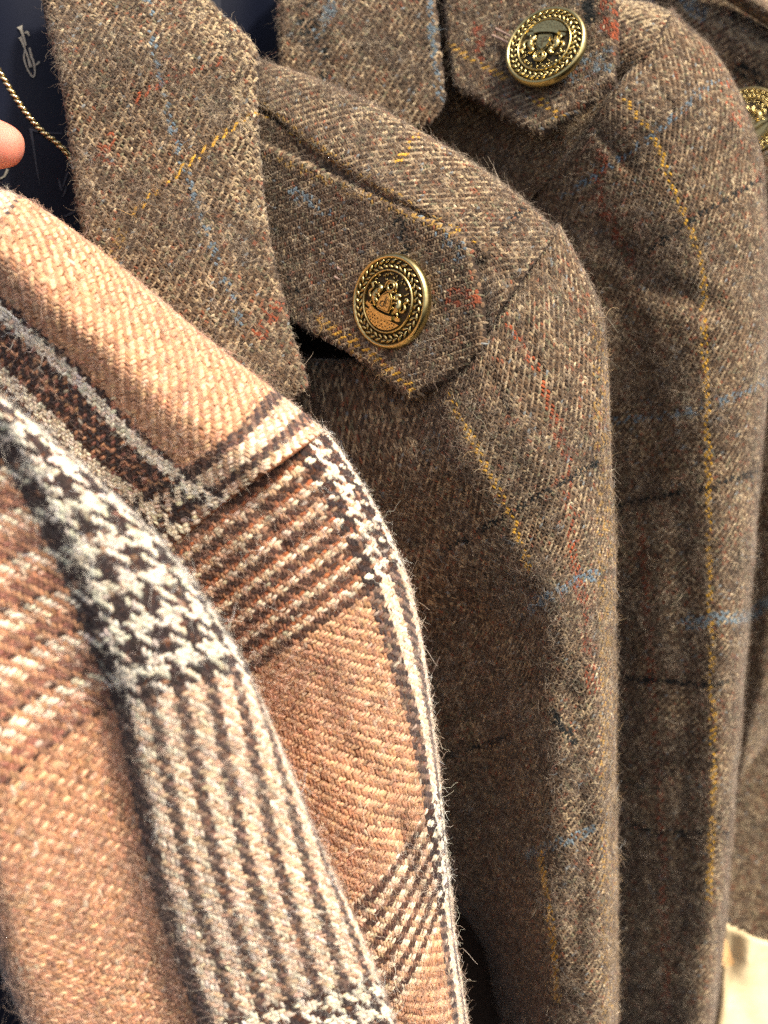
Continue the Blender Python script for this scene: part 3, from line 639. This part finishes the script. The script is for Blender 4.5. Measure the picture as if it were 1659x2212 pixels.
prints('printed_frame', [([(292, 1245), (400, 1275), (600, 1290)], [26, 14, 10]), ([(296, 1240), (325, 1420), (350, 1600), (385, 1790)], [30, 16, 12, 6]),
    ([(570, 1725), (580, 1790), (600, 1840)], [14, 20, 14]), ([(610, 1800), (640, 1700), (660, 1660)], [14, 16, 18]), ([(620, 2090), (680, 2060), (730, 2040)], [10, 26, 12]), ([(600, 1900), (625, 1860), (640, 1790)], [8, 18, 10])], M['print_dim'], lin)

# ------------------------------------------------------------------ brass chain loop
chain = bpy.data.objects.new('hanger_chain', None); put(chain, t1)
path = catmull(unproj([(-60, 85, 362), (-25, 125, 362), (0, 157, 362), (29, 204, 362), (60, 249, 362), (94, 287, 362), (130, 316, 363), (158, 350, 366), (170, 390, 370)]), 12)
cum = np.concatenate([[0], np.cumsum(np.linalg.norm(np.diff(path, axis=0), axis=1))])
def torus_mesh(name, R, r, mat, nR=16, nr=7, sx=1.0):
    a = np.arange(nR) / nR * 2 * np.pi; b_ = np.arange(nr) / nr * 2 * np.pi; A, B = np.meshgrid(a, b_, indexing='ij')
    v = np.stack([(R * sx + r * np.cos(B)) * np.cos(A), (R + r * np.cos(B)) * np.sin(A), r * np.sin(B)], -1).reshape(-1, 3)
    i, j = np.meshgrid(np.arange(nR), np.arange(nr), indexing='ij')
    f = np.stack([i * nr + j, ((i + 1) % nR) * nr + j, ((i + 1) % nR) * nr + (j + 1) % nr, i * nr + (j + 1) % nr], -1).reshape(-1, 4)
    return mesh_np(name, v, f, mat)
link_me = torus_mesh('link', 0.00105, 0.00042, M['chain'], sx=0.75)
RXm = Matrix.Rotation(math.radians(90 - PITCH), 3, 'X')
k = 0
for d in np.arange(0, cum[-1], 1.02):
    q = np.array([np.interp(d, cum, path[:, c]) for c in range(3)]); q2 = np.array([np.interp(d + 0.5, cum, path[:, c]) for c in range(3)])
    tn = Vector(RXm @ Vector(q2 - q)).normalized() if np.linalg.norm(q2 - q) > 1e-6 else tn
    view = RXm @ Vector((0, 0, 1)); side = tn.cross(view).normalized(); up = side.cross(tn).normalized()
    # the ring's plane leans over the run of the chain and turns by half a turn each link, as in a rope chain
    axis = (tn * math.cos(math.radians(50)) + side * math.sin(math.radians(50))).normalized()
    axis = Matrix.Rotation(math.radians(12 if k % 2 else -28), 3, tn) @ axis
    o = bpy.data.objects.new('link', link_me)
    o.matrix_local = Matrix.Translation(Vector(to_world(q))) @ axis.to_track_quat('Z', 'Y').to_matrix().to_4x4()
    put(o, chain); k += 1
chain.matrix_parent_inverse = Matrix.Translation(t1.location).inverted()

# ------------------------------------------------------------------ brass buttons
def bmesh_join(parts):
    V, F = [], []
    for v, f in parts:
        F += [tuple(i + len(V) for i in q) for q in f]; V += [tuple(x) for x in v]
    return V, F
def lathe(prof, n=64, closed_center=False):
    v, f = [], []
    for r_, z in prof:
        for k in range(n): v.append((r_ * math.cos(2 * math.pi * k / n), r_ * math.sin(2 * math.pi * k / n), z))
    for a in range(len(prof) - 1):
        for k in range(n): f.append((a * n + k, a * n + (k + 1) % n, (a + 1) * n + (k + 1) % n, (a + 1) * n + k))
    return v, f
def tube2(pts, rad, flat=0.7, z=2.0, n=8, sub=5):
    """tapered rounded stroke lying on the button face"""
    pts = catmull(np.array(pts, float), sub); rr = np.interp(np.linspace(0, 1, len(pts)), np.linspace(0, 1, len(rad)), rad)
    v, f = [], []
    for k, q in enumerate(pts):
        tn = pts[min(k + 1, len(pts) - 1)] - pts[max(k - 1, 0)]; tn = tn / (np.linalg.norm(tn) + 1e-9); nn = np.array([-tn[1], tn[0]])
        for a in range(n):
            c, s_ = math.cos(2 * math.pi * a / n), math.sin(2 * math.pi * a / n)
            v.append((q[0] + nn[0] * rr[k] * c, q[1] + nn[1] * rr[k] * c, z + rr[k] * flat * s_))
    for k in range(len(pts) - 1):
        for a in range(n): f.append((k * n + a, k * n + (a + 1) % n, (k + 1) * n + (a + 1) % n, (k + 1) * n + a))
    f.append(tuple(range(n))[::-1]); f.append(tuple((len(pts) - 1) * n + a for a in range(n)))
    return v, f
def slab(poly, z0, z1, inset=0.25):
    """raised plate with a sloping edge"""
    P_ = np.array(poly, float); c = P_.mean(0); Q = c + (P_ - c) * (1 - inset / max(np.abs(P_ - c).max(), 1e-6))
    n_ = len(P_); v = [(x, y, z0) for x, y in P_] + [(x, y, z1) for x, y in Q]
    f = [(k, (k + 1) % n_, n_ + (k + 1) % n_, n_ + k) for k in range(n_)] + [tuple(range(n_, 2 * n_))]
    return v, f
R_B = 13.5
BM = {}
def bmk(name, parts, mat, smooth=True):
    V, F = bmesh_join(parts); me = mesh_np(name, np.array(V) * 0.001, F, M[mat], smooth=smooth); BM[name] = me
bmk('rim', [lathe([(11.6, -1.2), (13.0, -0.6), (13.5, 0.2), (13.45, 0.8), (13.1, 1.35), (12.6, 1.55), (12.05, 1.35), (11.85, 0.9)], 96)], 'gold')
bmk('ground', [lathe([(12.2, 1.0), (9.0, 1.15), (8.6, 1.2), (6.0, 1.35), (3.0, 1.45), (0.01, 1.5)], 64)], 'patina')
bmk('inner_ring', [lathe([(9.15, 1.0), (9.05, 1.6), (8.8, 1.85), (8.5, 1.75), (8.35, 1.2)], 72)], 'gold')
leaf = tube2([(-1.05, 0), (-0.3, 0.1), (0.45, 0.05), (1.05, -0.1)], [0.10, 0.44, 0.36, 0.06], 0.75, 0.0, 8, 3); bmk('leaf', [leaf], 'gold')
shield = [(-2.3, 2.6), (0, 2.75), (2.3, 2.6), (2.35, 0.5), (1.7, -1.4), (0, -2.9), (-1.7, -1.4), (-2.35, 0.5)]
bmk('shield', [slab(shield, 1.3, 2.35, 0.45), tube2(shield + [shield[0]], [0.16] * 9, 0.8, 2.05, 6, 3)], 'gold', False)
bmk('letter', [tube2([(0.05, 1.7), (0.0, 0.4), (-0.1, -1.3)], [0.17, 0.17, 0.17], 0.4, 2.38), tube2([(-0.5, -1.35), (0.3, -1.3)], [0.1, 0.1], 0.4, 2.38), tube2([(0.05, 1.6), (0.9, 1.75), (1.35, 1.1), (0.9, 0.3), (0.1, 0.25)], [0.1, 0.17, 0.2, 0.17, 0.1], 0.4, 2.38),
    tube2([(-0.45, 1.4), (-0.5, 0.3), (-0.5, -0.7)], [0.1, 0.13, 0.1], 0.4, 2.38), tube2([(-0.5, 1.2), (-1.2, 1.35), (-1.5, 0.9)], [0.1, 0.12, 0.07], 0.4, 2.38), tube2([(-0.5, 0.3), (-1.2, 0.2)], [0.1, 0.07], 0.4, 2.38), tube2([(-0.5, -0.6), (-1.2, -0.8), (-1.4, -0.4)], [0.1, 0.12, 0.06], 0.4, 2.38)], 'patina')
def arc_band(pts, h, z0, z1):
    pts = catmull(np.array(pts, float), 6); v, f = [], []
    for k, q in enumerate(pts):
        tn = pts[min(k + 1, len(pts) - 1)] - pts[max(k - 1, 0)]; tn /= np.linalg.norm(tn) + 1e-9; nn = np.array([-tn[1], tn[0]])
        for s_, z in ((-1, z0), (-0.85, z1), (0.85, z1), (1, z0)): v.append((*(q + nn * s_ * h / 2), z))
    for k in range(len(pts) - 1):
        for a in range(3): f.append((4 * k + a, 4 * k + a + 1, 4 * k + a + 5, 4 * k + a + 4))
    f.append((0, 1, 2, 3)); e = 4 * (len(pts) - 1); f.append((e + 3, e + 2, e + 1, e)); return v, f
bmk('banner', [arc_band([(-4.3, 3.5), (-2.2, 3.95), (0, 4.05), (2.2, 3.95), (4.3, 3.5)], 1.35, 1.3, 2.5), arc_band([(-6.6, 2.9), (-5.4, 3.3), (-4.1, 3.1)], 1.1, 1.2, 1.95), arc_band([(6.6, 2.9), (5.4, 3.3), (4.1, 3.1)], 1.1, 1.2, 1.95)], 'gold', False)
mound = [(8.1 * math.cos(a), 8.1 * math.sin(a)) for a in np.linspace(math.radians(33), math.radians(147), 16)] + [(-4.2, 4.5), (0, 5.0), (4.2, 4.5)]
bmk('mound', [slab(mound, 1.25, 1.75, 0.2)], 'gold', False)
r_ = random.Random(5); dots = []
for _try in range(3000):
    x, y = r_.uniform(-6, 6), r_.uniform(4.8, 7.7)
    if x * x + y * y < 58 and y > 5.3 - x * x * 0.03 and all((x - a) ** 2 + (y - b_) ** 2 > 0.65 for a, b_ in dots): dots.append((x, y))
bmk('stipple', [tube2([(x - 0.16, y), (x + 0.16, y + 0.12)], [0.2, 0.24], 0.35, 1.74, 6, 2) for x, y in dots], 'patina')
def lion(sx):
    m_ = lambda pts: [(sx * x, y) for x, y in pts]
    return [tube2(m_([(3.3, 2.6), (4.0, 1.4), (4.6, 0.2), (4.3, -1.2), (3.4, -2.0)]), [0.5, 0.95, 1.15, 0.95, 0.6], 0.7, 1.75), tube2(m_([(3.5, -1.6), (3.0, -2.6), (3.7, -3.2), (4.4, -3.0)]), [0.75, 0.85, 0.6, 0.3], 0.8, 1.9),
            tube2(m_([(4.2, -0.9), (3.2, -0.9), (2.6, -0.2)]), [0.4, 0.33, 0.24], 0.9, 2.1), tube2(m_([(4.4, 0.6), (3.3, 0.7), (2.7, 1.2)]), [0.4, 0.3, 0.24], 0.9, 2.1), tube2(m_([(4.2, 1.5), (5.2, 2.0), (5.3, 2.8)]), [0.5, 0.36, 0.28], 0.8, 1.8),
            tube2(m_([(4.9, 0.6), (6.2, 0.9), (6.9, -0.4), (6.2, -1.6), (6.8, -2.7), (6.1, -3.5)]), [0.2, 0.36, 0.46, 0.36, 0.5, 0.15], 0.8, 1.7)]
for sx, nm in ((1, 'lion'), (-1, 'lion_mirrored')): bmk(nm, lion(sx), 'gold')
bmk('crown', [tube2([(1.15 * math.cos(a), -4.4 + 1.05 * math.sin(a)) for a in np.linspace(0, 6.28, 13)], [0.36] * 13, 0.9, 2.0, 8, 3), tube2([(-1.9, -3.3), (-2.0, -4.6), (-1.4, -5.6), (0, -5.9), (1.4, -5.6), (2.0, -4.6), (1.9, -3.3)], [0.3, 0.36, 0.36, 0.4, 0.36, 0.36, 0.3], 0.9, 1.9),
    tube2([(-0.25, -4.4), (0.25, -4.4)], [0.25, 0.25], 0.9, 1.9), tube2([(-1.4, -3.2), (0, -3.0), (1.4, -3.2)], [0.3, 0.36, 0.3], 0.8, 1.9)], 'gold')
gr = []
for k in range(26):
    a = math.radians(198 + k * 144 / 25); q = r_.uniform(6.4, 7.9)
    x, y = q * math.cos(a), q * math.sin(a); t_ = r_.uniform(0, 6.28); gr.append(tube2([(x, y), (x + 0.5 * math.cos(t_), y + 0.5 * math.sin(t_)), (x + 0.9 * math.cos(t_ + 0.6), y + 0.9 * math.sin(t_ + 0.6))], [0.15, 0.27, 0.1], 0.8, 1.5, 6, 2))
bmk('scroll_ground', gr, 'gold')
def make_button(parent, px, normal, spin, scale=1.0, label=None):
    nrm = Vector(normal).normalized(); loc = Vector(to_world(unproj(px))); N_ = (RXm @ nrm).normalized()
    up = RXm @ Vector((math.sin(spin), math.cos(spin), 0)); y_ = (up - N_ * up.dot(N_)).normalized(); x_ = y_.cross(N_)
    mt = Matrix((x_, y_, N_)).transposed().to_4x4(); mt.translation = loc; mt = mt @ Matrix.Diagonal((scale, scale, scale * 1.5, 1))
    root = bpy.data.objects.new('button', None); put(root, parent); root.empty_display_size = 0.01
    root.matrix_basis = mt
    if label: root['label'] = label
    for nm in ('rim', 'ground', 'inner_ring', 'shield', 'letter', 'banner', 'mound', 'stipple', 'lion', 'lion_mirrored', 'crown', 'scroll_ground'):
        o = bpy.data.objects.new(nm.replace('_mirrored', ''), BM[nm]); COL.objects.link(o); o.parent = root
        if nm in ('stipple', 'scroll_ground'): o['kind'] = 'stuff'
    for k in range(34):
        a = 2 * math.pi * k / 34
        for row in (0, 1):
            rad = (11.25, 10.0)[row]; aa = a + row * 0.06
            o = bpy.data.objects.new('leaf', BM['leaf']); COL.objects.link(o); o.parent = root
            o.matrix_basis = Matrix.Translation((rad * math.cos(aa) * 0.001, rad * math.sin(aa) * 0.001, 0.00138)) @ Matrix.Rotation(aa + math.pi / 2 + (0.55 if row == 0 else -0.55) + 0.15 * math.sin(k * 7.3), 4, 'Z') @ Matrix.Scale(1.0 + 0.12 * math.sin(k * 3.1 + row), 4)
    return root
make_button(t1, (848, 652, 341.0), (-0.62, -0.08, 0.78), math.radians(214), label='brass crest button turned upside down')
make_button(t2, (1181, 104, 379.0), (-0.47, 0.22, 0.86), math.radians(14), label='brass crest button with upright letter')
make_button(t3, (1616, 266, 438.0), (-0.42, 0.10, 0.9), math.radians(157), 0.98, label='brass crest button half hidden')

# buttonhole welts beside the buttons
def welt(parent, a, b_, d, off):
    q = catmull(unproj([(a[0], a[1], d), ((a[0] + b_[0]) / 2, (a[1] + b_[1]) / 2 - 1, d - 0.3), (b_[0], b_[1], d - off)]), 6)
    v, f = [], []
    for k in range(len(q)):
        for z in range(6):
            t_ = z / 6 * 6.283; v.append(q[k] + np.array([0, math.cos(t_) * 0.5, math.sin(t_) * 0.5]))
    for k in range(len(q) - 1):
        for z in range(6): f.append((k * 6 + z, k * 6 + (z + 1) % 6, k * 6 + 6 + (z + 1) % 6, k * 6 + 6 + z))
    me = mesh_np('buttonhole_stitch', to_world(np.array(v)), f, plain('stitch_thread', hexc('#8a7468'), 0.9, noise=0.5, nscale=2500, bump=0.0004))
    put(bpy.data.objects.new('buttonhole_stitch', me), parent)
welt(t2, (1070, 62), (1110, 84), 389.3, 2.5); welt(t2, (1062, 76), (1104, 97), 389.6, 2.5)
welt(t1, (728, 578), (780, 612), 350.6, 4.2); welt(t1, (722, 598), (776, 628), 351.0, 4.2)

# ------------------------------------------------------------------ cream cloth
CR = [(1500, 2420), (1540, 2212), (1552, 2133), (1556, 2010), (1566, 1993), (1580, 2001), (1612, 2012), (1659, 2032), (1720, 2056), (1850, 2110), (1850, 2420)]
def d_cr(x, y): return 492 + 3.0 * math.sin(x * 0.03 + y * 0.012) + 2.0 * math.sin(x * 0.075 - y * 0.02) - (y - 2000) * 0.012
p = Panel(quad_grid(1480, 1900, 1960, 2460, 10, 12, d_cr), 1.6, clip=CR, roll=(14, 4.0), wrinkle=3.0, seed=41, round_clip=1)
cl = sheet(p, 'cream_cloth', None, M['cream'], step=1)
cl['label'] = 'cream cotton cloth hanging below the tweed hem in the lower right corner'; cl['category'] = 'cloth'
TP = [(1556, 2030), (1572, 2024), (1580, 2060), (1590, 2085), (1566, 2092), (1548, 2080)]
p = Panel(quad_grid(1480, 1900, 1960, 2460, 10, 12, lambda x, y: d_cr(x, y) - 1.6), 1.2, clip=TP, wrinkle=0.0, seed=42)
sheet(p, 'facing', cl, M['tan'], step=1)['label'] = 'tan facing inside the fold'

# ------------------------------------------------------------------ the hand at the left edge
ck = {}
def J(x, y, d, r_mm): return (unproj((x, y, d)), r_mm)
sk = [J(-640, 560, 352, 24), J(-520, 500, 352, 26), J(-400, 430, 350, 24),                       # wrist, palm, knuckles
      J(-240, 372, 345, 9.2), J(-130, 318, 342, 8.8), J(-50, 306, 338, 8.6), J(8, 314, 337, 7.2), J(52, 327, 337, 4.4),       # index finger
      J(-330, 330, 352, 11), J(-200, 262, 352, 9.6), J(-90, 246, 352, 8.6), J(-40, 244, 352, 7.6), J(-12, 245, 352, 5.0),      # thumb
      J(-260, 450, 350, 9.4), J(-150, 470, 356, 8.8), J(-90, 500, 368, 8.0), J(-120, 530, 374, 6.0),
      J(-290, 510, 352, 9.0), J(-200, 545, 360, 8.2), J(-150, 580, 372, 7.4), J(-180, 600, 378, 5.5),
      J(-330, 570, 354, 8.0), J(-260, 610, 362, 7.2), J(-220, 640, 372, 6.4), J(-240, 655, 377, 5.0)]
ed = [(0, 1), (1, 2), (2, 3), (3, 4), (4, 5), (5, 6), (6, 7), (1, 8), (8, 9), (9, 10), (10, 11), (11, 12), (2, 13), (13, 14), (14, 15), (15, 16), (2, 17), (17, 18), (18, 19), (19, 20), (1, 21), (21, 22), (22, 23), (23, 24)]
me = bpy.data.meshes.new('person'); me.from_pydata([tuple(to_world(q)) for q, _ in sk], ed, []); me.update()
hand = bpy.data.objects.new('person', me); COL.objects.link(hand)
hand['label'] = 'bare fingertips reaching in at the left edge, over the navy lining'; hand['category'] = 'person'
md = hand.modifiers.new('skin', 'SKIN'); md.use_smooth_shade = True
for k, (_, r_mm) in enumerate(sk): me.skin_vertices[0].data[k].radius = (r_mm * 0.001, r_mm * 0.001)
me.skin_vertices[0].data[0].use_root = True
hand.modifiers.new('sub', 'SUBSURF').render_levels = 3
me.materials.append(M['skin'])
